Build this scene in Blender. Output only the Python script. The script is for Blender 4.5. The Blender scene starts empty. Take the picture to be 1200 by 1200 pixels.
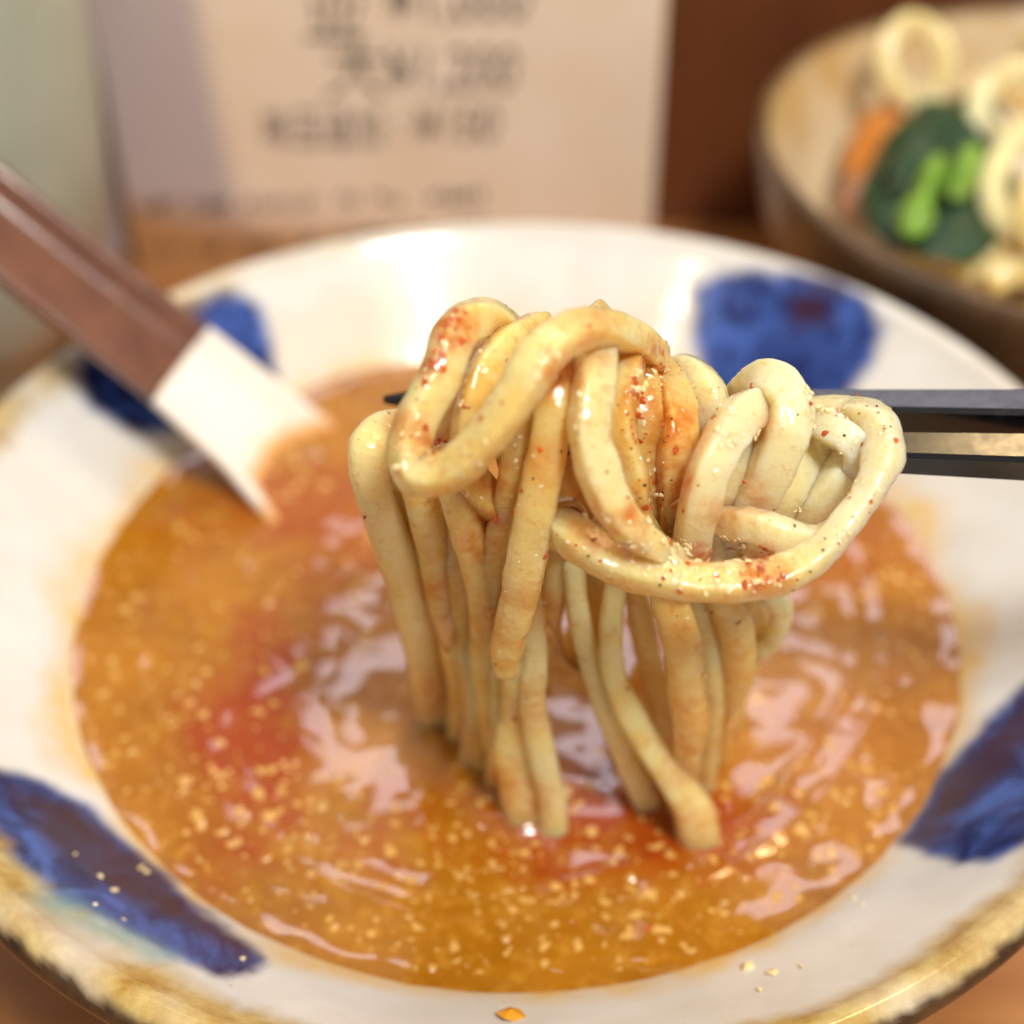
import bpy, bmesh, math, random
import numpy as np
from mathutils import Vector, noise as mnoise
random.seed(7); rng = np.random.default_rng(7)
S = bpy.context.scene
COL = S.collection

# ------------------------------------------------------------------ camera
F, PITCH = 1750.0, math.radians(40.313)          # focal length in pixels of a 1200 px wide picture
CAM = np.array([-0.0006, -0.2123, 0.2578])
cam = bpy.data.cameras.new('camera'); camo = bpy.data.objects.new('camera', cam); COL.objects.link(camo)
camo.location = CAM; camo.rotation_euler = (math.pi/2 - PITCH, 0, 0)
cam.sensor_width = 36; cam.lens = 36*F/1200; cam.clip_start = .01; cam.clip_end = 20
cam.dof.use_dof = True; cam.dof.focus_distance = .203; cam.dof.aperture_fstop = 7.6
S.camera = camo
# ------------------------------------------------------------------ world, lamps, exposure
W = bpy.data.worlds.new('World'); S.world = W; W.use_nodes = True
bg = W.node_tree.nodes['Background']; bg.inputs[0].default_value = (1, .94, .88, 1); bg.inputs[1].default_value = .34
def lamp(name, loc, aim, power, col, sx, sy=None, shape='RECTANGLE'):
    l = bpy.data.lights.new(name, 'AREA'); l.energy = power; l.color = col; l.shape = shape
    l.size = sx; l.size_y = sy or sx
    o = bpy.data.objects.new(name, l); COL.objects.link(o); o.location = loc
    o.rotation_euler = (Vector(aim)-Vector(loc)).to_track_quat('-Z', 'Y').to_euler()
    return o
lamp('ceiling_panel_lamp', (.34, -.58, 1.30), (0, 0, .05), 17.5, (1, .965, .91), .24, .24)
lamp('window_daylight', (.10, 1.32, 1.60), (0, 0, .05), 3.6, (.90, .86, 1.0), .76, .27)
lamp('pendant_lamp', (.20, -.26, 1.15), (0, 0, .05), 1.3, (1, .80, .52), .06, .06, 'DISK')
lamp('pendant_lamp', (-.40, -.20, 1.15), (0, 0, .05), .8, (1, .80, .52), .06, .06, 'DISK')
lamp('pendant_lamp', (.40, .33, 1.15), (0, 0, .05), 3.0, (1, .70, .34), .26, .14, 'ELLIPSE')
S.view_settings.view_transform = 'Standard'; S.view_settings.look = 'None'
S.view_settings.exposure = .27; S.view_settings.gamma = 1; S.view_settings.use_curve_mapping = False
S.render.engine = 'CYCLES'; S.cycles.use_denoising = True; S.cycles.max_bounces = 10
S.cycles.sample_clamp_indirect = 6

# ------------------------------------------------------------------ pixel helpers (photograph pixels, 1200 x 1200)
_c, _s = math.cos(PITCH), math.sin(PITCH)
FW = np.array([0, _c, -_s]); UP = np.array([0, _s, _c]); RT = np.array([1., 0, 0])
def ray(x, y): return FW + RT*(x-600)/F - UP*(y-600)/F
def onz(x, y, z):
    r = ray(x, y); return CAM + r*(z-CAM[2])/r[2]
def ony(x, y, Y):
    r = ray(x, y); return CAM + r*(Y-CAM[1])/r[1]
def depth(p): return float((np.asarray(p)-CAM) @ FW)

# ------------------------------------------------------------------ object helpers
def tag(o, label=None, cat=None, group=None, kind=None):
    for k, v in (('label', label), ('category', cat), ('group', group), ('kind', kind)):
        if v: o[k] = v
    return o
def mk(name, verts, faces, mat, parent=None, smooth=True, attrs=None):
    me = bpy.data.meshes.new(name); me.from_pydata([tuple(map(float, v)) for v in verts], [], [tuple(map(int, f)) for f in faces]); me.update()
    bm = bmesh.new(); bm.from_mesh(me); bmesh.ops.recalc_face_normals(bm, faces=bm.faces); bm.to_mesh(me); bm.free()
    if smooth: me.polygons.foreach_set('use_smooth', [True]*len(me.polygons))
    if mat: me.materials.append(mat)
    for k, v in (attrs or {}).items():
        a = me.attributes.new(k, 'FLOAT', 'POINT'); a.data.foreach_set('value', np.asarray(v, dtype=np.float32))
    o = bpy.data.objects.new(name, me); COL.objects.link(o)
    if parent: o.parent = parent
    return o
def empty(name, loc=(0, 0, 0)):
    o = bpy.data.objects.new(name, None); COL.objects.link(o); o.location = loc; o.empty_display_size = .01
    return o
def adopt(child, parent):                       # keep world place of a child built in world coordinates
    child.parent = parent
    child.matrix_parent_inverse.identity()
    child.location = Vector(child.location) - Vector(parent.location)
    return child
def fbm(p, sc, oct=3):
    v, a, t = 0, 1, 0
    for i in range(oct):
        v += a*mnoise.noise(Vector(p)*sc*(2**i)); t += a; a *= .5
    return v/t
# ------------------------------------------------------------------ material helpers
class Mat:
    def __init__(s, name):
        s.m = bpy.data.materials.new(name); s.m.use_nodes = True; s.nt = s.m.node_tree
        s.b = s.nt.nodes['Principled BSDF']
    def n(s, t, **k):
        q = s.nt.nodes.new(t)
        for a, b in k.items(): setattr(q, a, b)
        return q
    def link(s, a, b): s.nt.links.new(a, b)
    def obj(s): return s.n('ShaderNodeTexCoord').outputs['Object']
    def noise(s, scale, detail=4, rough=.55, vec=None, dist=0):
        q = s.n('ShaderNodeTexNoise'); q.inputs['Scale'].default_value = scale; q.inputs['Detail'].default_value = detail
        q.inputs['Roughness'].default_value = rough; q.inputs['Distortion'].default_value = dist
        s.link(vec or s.obj(), q.inputs['Vector']); return q.outputs['Fac']
    def ramp(s, fac, stops):
        q = s.n('ShaderNodeValToRGB'); e = q.color_ramp.elements
        while len(e) < len(stops): e.new(.5)
        for i, (p, c) in enumerate(stops):
            e[i].position = p; e[i].color = (c, c, c, 1) if isinstance(c, (int, float)) else (*c, 1)
        s.link(fac, q.inputs[0]); return q.outputs[0]
    def mix(s, fac, a, b, mode='MIX'):
        q = s.n('ShaderNodeMix', data_type='RGBA', blend_type=mode)
        for i, v in ((0, fac), (6, a), (7, b)):
            if isinstance(v, (int, float)): q.inputs[i].default_value = v
            elif isinstance(v, tuple): q.inputs[i].default_value = (*v, 1)
            else: s.link(v, q.inputs[i])
        return q.outputs[2]
    def math(s, op, a, b=0.):
        q = s.n('ShaderNodeMath', operation=op)
        for i, v in ((0, a), (1, b)):
            if isinstance(v, (int, float)): q.inputs[i].default_value = v
            else: s.link(v, q.inputs[i])
        return q.outputs[0]
    def attr(s, name): return s.n('ShaderNodeAttribute', attribute_name=name).outputs['Fac']
    def bump(s, h, strength, dist):
        q = s.n('ShaderNodeBump'); q.inputs['Strength'].default_value = strength; q.inputs['Distance'].default_value = dist
        s.link(h, q.inputs['Height']); return q.outputs[0]
    def set(s, **k):
        for a, v in k.items():
            i = s.b.inputs[a.replace('_', ' ')]
            if isinstance(v, (int, float)): i.default_value = v
            elif isinstance(v, tuple): i.default_value = (*v, 1) if len(v) == 3 and i.type == 'RGBA' else v
            else: s.link(v, i)
        return s.m

# ================================================================== SETTING: table and wall
def box(x0, x1, y0, y1, z0, z1):
    v = [(x, y, z) for x in (x0, x1) for y in (y0, y1) for z in (z0, z1)]
    f = [(0, 1, 3, 2), (4, 6, 7, 5), (0, 4, 5, 1), (2, 3, 7, 6), (0, 2, 6, 4), (1, 5, 7, 3)]
    return v, f
def wood(name, c1, c2, rough, grain_axis=0):
    M = Mat(name); mp = M.n('ShaderNodeMapping'); M.link(M.obj(), mp.inputs[0])
    mp.inputs['Scale'].default_value = (4, 60, 60) if grain_axis == 0 else (60, 60, 4)
    g = M.noise(1.2, 6, .6, mp.outputs[0], .6); big = M.noise(9, 2)
    c = M.mix(M.ramp(g, [(.3, 0), (.7, 1)]), c1, c2)
    c = M.mix(M.ramp(big, [(.3, .0), (.75, .45)]), c, tuple(x*.6 for x in c1))
    return M.set(Base_Color=c, Roughness=rough, Normal=M.bump(g, .25, .001), Coat_Weight=.25, Coat_Roughness=.25)
o = mk('table_top', *box(-1.2, 1.2, -.9, .2445, -.04, 0), wood('varnished_wood', (.28, .095, .025), (.46, .19, .055), .35), smooth=False)
tag(o, kind='structure')
o = mk('counter_ledge', *box(-1.2, 1.2, .245, .50, -.04, .20), wood('dark_wood', (.115, .030, .007), (.20, .058, .014), .5, 2), smooth=False)
tag(o, kind='structure')

# ================================================================== lathe
def lathe(profile, seg, center=(0, 0), wob=0., wobz=0., ph=0.):
    prof = np.array(profile, float); n = len(prof); V = []
    for j in range(seg):
        a = 2*math.pi*j/seg
        k = 1 + wob*(math.sin(2*a+ph) + .5*math.sin(3*a+1.3+ph)); dz = wobz*math.sin(2*a+.7+ph)
        for r, z in prof:
            V.append((center[0]+r*k*math.cos(a), center[1]+r*k*math.sin(a), z + dz*min(1, r/.11)))
    Fc = []
    for j in range(seg):
        k = (j+1) % seg
        for i in range(n-1):
            Fc.append((j*n+i, k*n+i, k*n+i+1, j*n+i+1))
    return V, Fc
def smooth_profile(pts, step):
    pts = np.array(pts, float); out = []
    P = np.vstack([2*pts[0]-pts[1], pts, 2*pts[-1]-pts[-2]])
    for i in range(1, len(P)-2):
        m = max(2, int(np.linalg.norm(P[i+1]-P[i])/step))
        for t in np.arange(m)/m:
            a, b, c, d = P[i-1], P[i], P[i+1], P[i+2]
            out.append(.5*((2*b)+(-a+c)*t+(2*a-5*b+4*c-d)*t*t+(-a+3*b-3*c+d)*t**3))
    out.append(pts[-1]); return np.array(out)

# ================================================================== SOUP BOWL
RIM, SOUP_R, SOUP_Z = .112, .0845, .054
inner = smooth_profile([(.0004, .012), (.03, .014), (.05, .023), (.068, .037), (.0845, .0535), (.098, .0646), (.107, .0720), (.1100, .0748), (.1118, .0756), (.1136, .0750), (.1150, .0732), (.1152, .0705), (.113, .067)], .00075)
outer = smooth_profile([(.113, .067), (.103, .058), (.085, .045), (.062, .022), (.05, .010), (.047, .006), (.0465, .001), (.0455, 0), (.042, 0), (.041, .003), (.0004, .004)], .004)
prof = np.vstack([inner, outer[1:]])
V, Fc = lathe(prof, 420, wob=.0025, wobz=.0006)
def wall_polar(x, y):                            # where a pixel's ray meets the inner wall: (angle, radius)
    z = .068
    for _ in range(25):
        p = onz(x, y, z); r = math.hypot(p[0], p[1])
        z = .5*z + .5*float(np.interp(r, inner[:, 0], np.maximum.accumulate(inner[:, 1])))
    return math.atan2(p[1], p[0]), r
def poly_sdf(q, poly):
    P = np.array(poly); n = len(P); d = np.full(len(q), 1e9); ins = np.zeros(len(q), bool)
    for i in range(n):
        a, b = P[i], P[(i+1) % n]; e = b-a; w = q-a
        t = np.clip((w@e)/(e@e), 0, 1); d = np.minimum(d, np.linalg.norm(w-t[:, None]*e, axis=1))
        cond = ((a[1] > q[:, 1]) != (b[1] > q[:, 1])) & (q[:, 0] < (b[0]-a[0])*(q[:, 1]-a[1])/(b[1]-a[1]+1e-12)+a[0])
        ins ^= cond
    return np.where(ins, -d, d)
Va = np.array(V); ang = np.arctan2(Va[:, 1], Va[:, 0]); rad = np.hypot(Va[:, 0], Va[:, 1])
top = (np.tile(np.arange(len(prof)), 420) < len(inner)-2)
nz = np.array([fbm(v, 160, 3) if t else 0 for v, t in zip(V, top)])
nz2 = np.array([fbm(v+np.array([3, 1, 2]), 55, 2) if t else 0 for v, t in zip(Va, top)])
def blob(pix, soft=.0012, amp=.0018):
    pts = [wall_polar(*p) for p in pix]; a0 = pts[0][0]
    pts = [(((a-a0+math.pi) % (2*math.pi)-math.pi)*.1, r) for a, r in pts]
    q = np.stack([((ang-a0+math.pi) % (2*math.pi)-math.pi)*.1, rad], 1)
    d = poly_sdf(q, pts)+nz*amp
    return np.where(top, np.clip(.5-d/(2*soft), 0, 1), 0)
blue = np.zeros(len(V)); purple = np.zeros(len(V)); teal = np.zeros(len(V))
for pix in ([(812, 335), (850, 318), (920, 318), (985, 330), (1040, 385), (1022, 425), (985, 475), (900, 490), (830, 470), (812, 400)],
            [(205, 350), (268, 336), (303, 355), (318, 400), (326, 455), (280, 520), (150, 505), (112, 480), (80, 430)],
            [(-40, 890), (0, 903), (50, 915), (100, 945), (150, 985), (210, 1040), (260, 1085), (312, 1122), (300, 1138), (255, 1143), (190, 1115), (120, 1078), (60, 1055), (0, 1020), (-60, 950)],
            [(1250, 760), (1200, 800), (1150, 850), (1100, 905), (1050, 985), (1085, 1000), (1120, 1012), (1160, 1010), (1200, 990), (1260, 930)]):
    blue = np.maximum(blue, blob(pix))
for pix in ([(0, 912), (90, 948), (180, 1015), (270, 1092), (304, 1122), (215, 1082), (130, 1040), (50, 985)],
            [(1250, 765), (1105, 905), (1055, 985), (1095, 990), (1140, 935), (1200, 880), (1260, 820)],
            [(925, 350), (965, 345), (975, 380), (930, 385)]):
    purple = np.maximum(purple, blob(pix, .0022, .002))
teal = np.maximum(teal, blob([(-60, 985), (0, 1005), (70, 1048), (150, 1090), (210, 1120), (180, 1128), (90, 1085), (20, 1060), (-60, 1020)], .0025, .003))
front = .5 - .5*np.sin(ang+.55)                                         # the ochre glaze pooled mostly on one side of the rim
streak = np.array([fbm((math.cos(a)*.11, math.sin(a)*.11, 4), 260, 3) for a in ang])
edge = np.clip((rad-(.1035+.0045*(1-front))+nz2*.004+streak*.003)/.0045, 0, 1)
ochre = np.where(top, edge*(.12+.9*np.clip(front*1.3, 0, 1))*np.clip(.85+nz2*1.4, 0, 1), 1)
idx = np.tile(np.arange(len(prof)), 420)
crest = inner.shape[0]-int(np.argmax(inner[:, 1][::-1]))-1
iron = np.where(idx > crest+3, 1., 0.) * 1.0
iron = np.where(idx > crest+5, 1, np.clip((idx-crest-2.2+streak*3.5+nz*1.5)/2., 0, 1)*(idx > crest-3)*np.clip(front*1.6, .3, 1))
stain = np.where(top, np.clip(1-(rad-SOUP_R-.0005-nz2*.006-nz*.003)/.0062, 0, 1)**1.3, 0)
stain = np.where(top, np.maximum(stain, np.clip(np.sin(ang), 0, 1)*np.clip(.42-(rad-SOUP_R)/.042+nz2*.25, 0, .5)), 0)
M = Mat('cream_glaze')
fine = M.noise(900, 3); sp = M.noise(330, 2); mid = M.noise(70, 4)
c = M.mix(M.ramp(mid, [(.35, 0), (.7, 1)]), (.65, .645, .63), (.585, .575, .54))
c = M.mix(M.ramp(sp, [(.73, 0), (.78, .55)]), c, (.30, .18, .09))                                   # iron specks
c = M.mix(M.math('MULTIPLY', M.attr('stain'), M.ramp(M.noise(260, 4), [(.25, .45), (.65, .95)])), c, (.66, .43, .13))
bl = M.mix(M.ramp(M.noise(95, 5, .6, None, 1.2), [(.38, 0), (.5, .45), (.64, 1)]), (.006, .010, .075), (.045, .10, .36))
c = M.mix(M.attr('blue'), c, bl)
c = M.mix(M.math('MULTIPLY', M.attr('teal'), .8), c, (.16, .30, .30))
c = M.mix(M.math('MULTIPLY', M.attr('purple'), M.ramp(M.noise(120, 4), [(.25, .75), (.6, 1)])), c, (.035, .008, .016))
oc = M.mix(M.ramp(M.noise(210, 5, .6), [(.3, 0), (.7, 1)]), (.55, .43, .18), (.33, .19, .035))
c = M.mix(M.attr('ochre'), c, oc)
ir = M.mix(M.ramp(M.noise(150, 4), [(.35, 0), (.65, 1)]), (.030, .018, .013), (.10, .055, .025))
c = M.mix(M.attr('iron'), c, ir)
cream = M.set(Base_Color=c, Roughness=M.ramp(fine, [(.3, .14), (.7, .22)]), Specular_IOR_Level=.2, Coat_Weight=.18, Coat_Roughness=.04, Normal=M.bump(M.noise(140, 3), .12, .0012), Subsurface_Weight=.08, Subsurface_Radius=(.003, .002, .001))
o = mk('soup_bowl', V, Fc, cream, attrs=dict(blue=blue, purple=purple, teal=teal, ochre=ochre, iron=iron, stain=stain))
tag(o, 'wide cream glazed bowl with blue brush patches and ochre brown rim holding orange soup', 'bowl')

# ================================================================== SOUP
NR, NA = 170, 420
def ellip(p, c, rx, ry): return math.hypot((p[0]-c[0])/rx, (p[1]-c[1])/ry)
c1 = onz(300, 850, SOUP_Z); c2 = onz(380, 600, SOUP_Z); c3 = onz(690, 960, SOUP_Z); c4 = onz(980, 660, SOUP_Z); c5 = onz(1010, 850, SOUP_Z); cN = onz(690, 900, SOUP_Z)
pl1 = onz(440, 860, SOUP_Z); pl2 = onz(960, 800, SOUP_Z)
SV, oil, pale = [], [], []
ENTRY = [tuple(onz(px, py, SOUP_Z)[:2]) for px, py in ((502, 822), (534, 890), (585, 925), (616, 958), (820, 968), (800, 905), (838, 852), (548, 915), (506, 868), (580, 950))]
def soup_height(x, y):
    r = math.hypot(x, y); a = math.atan2(y, x)
    p = Vector((x, y, 0))
    h = .00030*mnoise.noise(p*90)+.00015*mnoise.noise(p*210+Vector((5, 2, 1)))
    w = mnoise.noise(p*28+Vector((9, 9, 0)))
    rr = r-(.0715+.0022*w)
    h += .00035*math.exp(-(rr/.0013)**2)*max(0, .35+.9*w+.45*math.cos(a+.55))       # skin wrinkle round the bowl
    rr = r-(.0655+.003*w); h += .00025*math.exp(-(rr/.0012)**2)*max(0, math.cos(a+.6))
    d = math.hypot(x-cN[0], (y-cN[1])*1.1)
    wv = Vector((mnoise.noise(p*40), mnoise.noise(p*40+Vector((7, 3, 1))), 0))*.8
    h += .0007*math.exp(-(d/.034)**2)*mnoise.noise(p*85+wv)           # swirl where the noodles leave the soup
    h -= .0006*math.exp(-((d-.012)/.016)**2)
    for ex, ey in ENTRY: h += .0014*math.exp(-max(0, math.hypot(x-ex, y-ey)-.0026)/.0018)
    h += .0010*max(0, (r-.0815)/.004)**2*.5                                           # meniscus
    return SOUP_Z+h
for j in range(NA):
    a = 2*math.pi*j/NA
    for i in range(NR):
        r = .0002+(SOUP_R+.0018)*(i/(NR-1))**.9
        x, y = r*math.cos(a), r*math.sin(a); SV.append((x, y, soup_height(x, y)))
        p = Vector((x, y, .3)); n1 = fbm(p, 75, 3); n2 = fbm(p+Vector((1, 1, 0)), 180, 2)
        q = 0
        for cc, rx, ry, k in ((c1, .0110, .026, 1.15), (c2, .030, .016, .75), (c3, .034, .012, 1.1), (c4, .018, .012, .55), (c5, .02, .014, .3)):
            q = max(q, k*min(1, max(0, 1.35-ellip((x, y), cc, rx, ry)+n1*1.1+n2*.5)))
        oil.append(q)
        q = 0
        for cc, rx, ry in ((pl1, .013, .022), (pl2, .022, .024)):
            q = max(q, min(1, max(0, 1.2-ellip((x, y), cc, rx, ry)+n1*1.3)))
        pale.append(q)
SF = [(j*NR+i, ((j+1) % NA)*NR+i, ((j+1) % NA)*NR+i+1, j*NR+i+1) for j in range(NA) for i in range(NR-1)]
M = Mat('sesame_chilli_soup')
g1 = M.noise(330, 5, .65); g2 = M.noise(900, 3, .6); g3 = M.noise(60, 4)
c = M.mix(M.ramp(g3, [(.3, 0), (.7, 1)]), (.275, .096, .002), (.385, .150, .005))
c = M.mix(M.ramp(g1, [(.50, 0), (.68, .45)]), c, (.56, .28, .035))
c = M.mix(M.math('MULTIPLY', M.attr('pale'), .22), c, (.66, .38, .19))
c = M.mix(M.math('MULTIPLY', M.attr('oil'), M.ramp(M.noise(240, 4), [(.28, .55), (.5, 1)])), c, (.29, .045, .001))
hgt = M.math('ADD', M.math('MULTIPLY', g1, .8), M.math('MULTIPLY', g2, .25))
soupm = M.set(Base_Color=c, Roughness=M.ramp(g3, [(.3, .20), (.7, .30)]), Normal=M.bump(hgt, .30, .0011), Subsurface_Weight=.25, Subsurface_Radius=(.004, .0018, .0006), Coat_Weight=1., Coat_Roughness=.04, Coat_IOR=1.45, Specular_IOR_Level=.2)
soup = mk('soup', SV, SF, soupm, attrs=dict(oil=oil, pale=pale))
tag(soup, 'thick orange sesame chilli soup with red oil filling the cream bowl', 'soup')

# crumbs: rough little lumps joined into one mesh
ICO = None
def ico():
    global ICO
    if ICO is None:
        bm = bmesh.new(); bmesh.ops.create_icosphere(bm, subdivisions=1, radius=1)
        ICO = (np.array([v.co[:] for v in bm.verts]), [[v.index for v in f.verts] for f in bm.faces]); bm.free()
    return ICO
def crumbs(name, spots, mat, parent, smooth=False):
    """spots: (position, normal, radius, flatness)"""
    iv, fc = ico(); VV, FF = [], []
    for p, n, r, fl in spots:
        n = Vector(n).normalized(); t = n.orthogonal().normalized(); b = n.cross(t); a = random.uniform(0, 6.28)
        t, b = t*math.cos(a)+b*math.sin(a), b*math.cos(a)-t*math.sin(a)
        sx, sy = random.uniform(.75, 1.35), random.uniform(.65, 1.1); base = len(VV)
        J = (iv*(1+rng.uniform(-.42, .42, (len(iv), 1)))+rng.uniform(-.18, .18, iv.shape))*r
        for q in J: VV.append(Vector(p)+t*(q[0]*sx)+b*(q[1]*sy)+n*(q[2]*fl))
        FF += [[k+base for k in f] for f in fc]
    if not VV: return None
    return tag(mk(name, VV, FF, mat, parent, smooth), kind='stuff')
def simple(name, col, rough=.35, var=.25, sc=600, **k):
    M = Mat(name); c = M.mix(M.ramp(M.noise(sc, 3), [(.3, 0), (.7, 1)]), col, tuple(x*(1-var) for x in col))
    return M.set(Base_Color=c, Roughness=rough, **k)
m_sesame = simple('sesame_paste', (.66, .37, .09), .3, .25, Subsurface_Weight=.3, Subsurface_Radius=(.002, .001, .0005), Coat_Weight=.5)
m_sesame_pale = simple('ground_sesame', (.86, .70, .40), .25, .2, Subsurface_Weight=.8, Subsurface_Radius=(.003, .002, .0008), Coat_Weight=.9, Coat_Roughness=.05)
m_chilli = simple('chilli_flake', (.56, .095, .012), .25, .4, Coat_Weight=.6)
m_pepper = simple('pepper_speck', (.10, .035, .018), .3, .5, Coat_Weight=.5)
sp = []
while len(sp) < 1700:
    a = random.uniform(0, 2*math.pi); r = .0835*math.sqrt(random.random()); x, y = r*math.cos(a), r*math.sin(a)
    den = .28+.9*mnoise.noise(Vector((x, y, 0))*70)+(.55 if y < -.04 else 0)
    if random.random() > den: continue
    R = .00025+.0008*random.random()**2.6
    sp.append(((x, y, soup_height(x, y)-.12*R), (0, 0, 1), R*1.2, .27))
crumbs('sesame_grit', sp, m_sesame, soup)
sp = []
for _ in range(140):
    a = random.uniform(0, 2*math.pi); r = .083*math.sqrt(random.random()); x, y = r*math.cos(a), r*math.sin(a)
    sp.append(((x, y, soup_height(x, y)), (0, 0, 1), random.uniform(.0002, .0006), .35))
crumbs('chilli_flake', sp, m_chilli, soup)
# crumbs splashed on the bowl wall
def on_wall(px, py):
    a, r = wall_polar(px, py); z = float(np.interp(r, inner[:crest, 0], inner[:crest, 1]))
    return (r*math.cos(a), r*math.sin(a), z+.0001), (-math.cos(a)*.6, -math.sin(a)*.6, .8)
sp = [(*on_wall(*q), r, .6) for q, r in (((165, 1018), .0008), ((172, 1022), .0007), ((134, 1044), .0007), ((118, 1028), .0006), ((88, 1002), .0005), ((112, 1060), .0004), ((145, 1078), .0004), ((875, 1133), .0012), ((905, 1140), .0007), ((890, 1160), .0005), ((1000, 1052), .0006), ((1010, 1060), .0004), ((285, 1123), .0004), ((938, 1132), .0004))]
soupbowl = o
b = crumbs('soup_crumb', sp, m_sesame_pale, None); b['kind'] = ''; del b['kind']
tag(b, 'pale sesame crumbs splashed on the inner wall of the wide bowl', 'crumbs', kind='stuff')
d = crumbs('soup_drop', [(*on_wall(598, 1190), .0022, .35)], simple('orange_soup_drop', (.70, .30, .015), .12, .1, Coat_Weight=.5), None)
del d['kind']; tag(d, 'single orange soup drop on the white wall near the ochre rim', 'drop')

# ================================================================== NOODLES
def noodle_mat(name, base, stain_col, amount, trans=.5):
    M = Mat(name)
    n1 = M.noise(130, 4, .6, None, .6); n2 = M.noise(520, 4, .6); n3 = M.noise(1500, 2)
    c = M.mix(M.ramp(M.noise(60, 2), [(.3, 0), (.7, 1)]), base, tuple(x*k for x, k in zip(base, (.95, .88, .72))))
    c = M.mix(M.ramp(n1, [(.54-amount*.35, 0), (.68-amount*.3, min(1, .28+amount))]), c, stain_col)
    c = M.mix(M.ramp(n2, [(.58, 0), (.72, .35+.45*amount)]), c, (.55, .17, .02))
    c = M.mix(M.math('MULTIPLY', M.attr('sauce'), M.ramp(n2, [(.32, .35), (.55, 1)])), c, (.58, .17, .012))
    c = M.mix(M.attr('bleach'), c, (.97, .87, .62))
    c = M.mix(M.ramp(M.noise(850, 3, .6), [(.57, 0), (.70, .22+.5*amount)]), c, (.74, .33, .05))
    froth = M.math('MULTIPLY', M.ramp(M.noise(170, 3), [(.45, 0), (.6, 1)]), M.noise(2200, 2))
    h = M.math('ADD', M.math('ADD', M.math('MULTIPLY', n2, .75), M.math('MULTIPLY', n3, .2)), M.math('MULTIPLY', froth, .35))
    return M.set(Base_Color=c, Roughness=M.ramp(n2, [(.3, .28), (.7, .42)]), Normal=M.bump(h, .45, .0010), Subsurface_Weight=trans, Subsurface_Radius=(.0060, .0038, .0015), Subsurface_Scale=1.7, Coat_Normal=M.bump(M.math('ADD', M.noise(230, 4, .6), M.math('MULTIPLY', M.noise(1100, 3), .22)), .42, .0010), Coat_Weight=1., Coat_Roughness=.04, Coat_IOR=1.42, IOR=1.38, Specular_IOR_Level=.1, Transmission_Weight=.20)
NM = {'pale': noodle_mat('noodle_pale', (.96, .74, .38), (.90, .57, .18), .15, .85),
      'gold': noodle_mat('noodle_gold', (.97, .75, .36), (.89, .47, .08), .20, .85),
      'sauce': noodle_mat('noodle_saucy', (.94, .67, .29), (.84, .40, .06), .38, .8),
      'wet': noodle_mat('noodle_broth', (.95, .66, .27), (.84, .38, .05), .28, .85),
      'white': noodle_mat('noodle_white', (.97, .79, .48), (.93, .67, .27), .07, .9)}
STAINS = [(502, 815, 26, .5), (534, 880, 28, .5), (585, 920, 30, .55), (616, 945, 30, .6), (820, 965, 30, .4), (800, 895, 28, .6), (838, 845, 28, .5), (550, 900, 30, .5), (530, 385, 26, 1), (500, 425, 20, .9), (478, 500, 24, .6), (500, 520, 16, .9), (690, 378, 28, .5), (760, 465, 26, .9), (765, 420, 22, .8), (790, 500, 34, 1), (785, 565, 28, 1), (893, 670, 24, 1), (912, 676, 16, .9), (820, 650, 14, .9), (700, 618, 34, .45), (880, 582, 26, .5), (640, 540, 24, .35), (585, 560, 22, .7), (560, 640, 20, .7), (660, 440, 22, .9), (745, 605, 16, .8), (850, 600, 22, .5), (740, 640, 26, .4), (575, 610, 16, .9), (700, 420, 18, .5), (520, 700, 26, .4), (620, 830, 30, .5), (640, 720, 22, .5), (805, 835, 22, .5), (505, 690, 16, .6), (900, 500, 16, .35), (560, 740, 24, .4)]
def pix(p):
    d = np.asarray(p)-CAM; z = d@FW; return 600+F*(d@RT)/z, 600-F*(d@UP)/z
def sauce_of(VV):
    A = np.array([np.asarray(v) for v in VV]); x, y = pix(A); out = np.zeros(len(A))
    for sx, sy, r, a in STAINS: out = np.maximum(out, a*np.clip(1.5-np.hypot(x-sx, y-sy)/r, 0, 1))
    return np.clip(out*(1+.6*np.array([mnoise.noise(Vector(v)*420) for v in A])), 0, 1)
def catmull(P, n):
    P = np.array(P, float); P = np.vstack([2*P[0]-P[1], P, 2*P[-1]-P[-2]]); out = []
    seg = len(P)-3
    for k in range(n):
        u = k/(n-1)*seg; i = min(int(u), seg-1); t = u-i; a, b, c, d = P[i:i+4]
        out.append(.5*((2*b)+(-a+c)*t+(2*a-5*b+4*c-d)*t*t+(-a+3*b-3*c+d)*t**3))
    return np.array(out)
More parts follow.
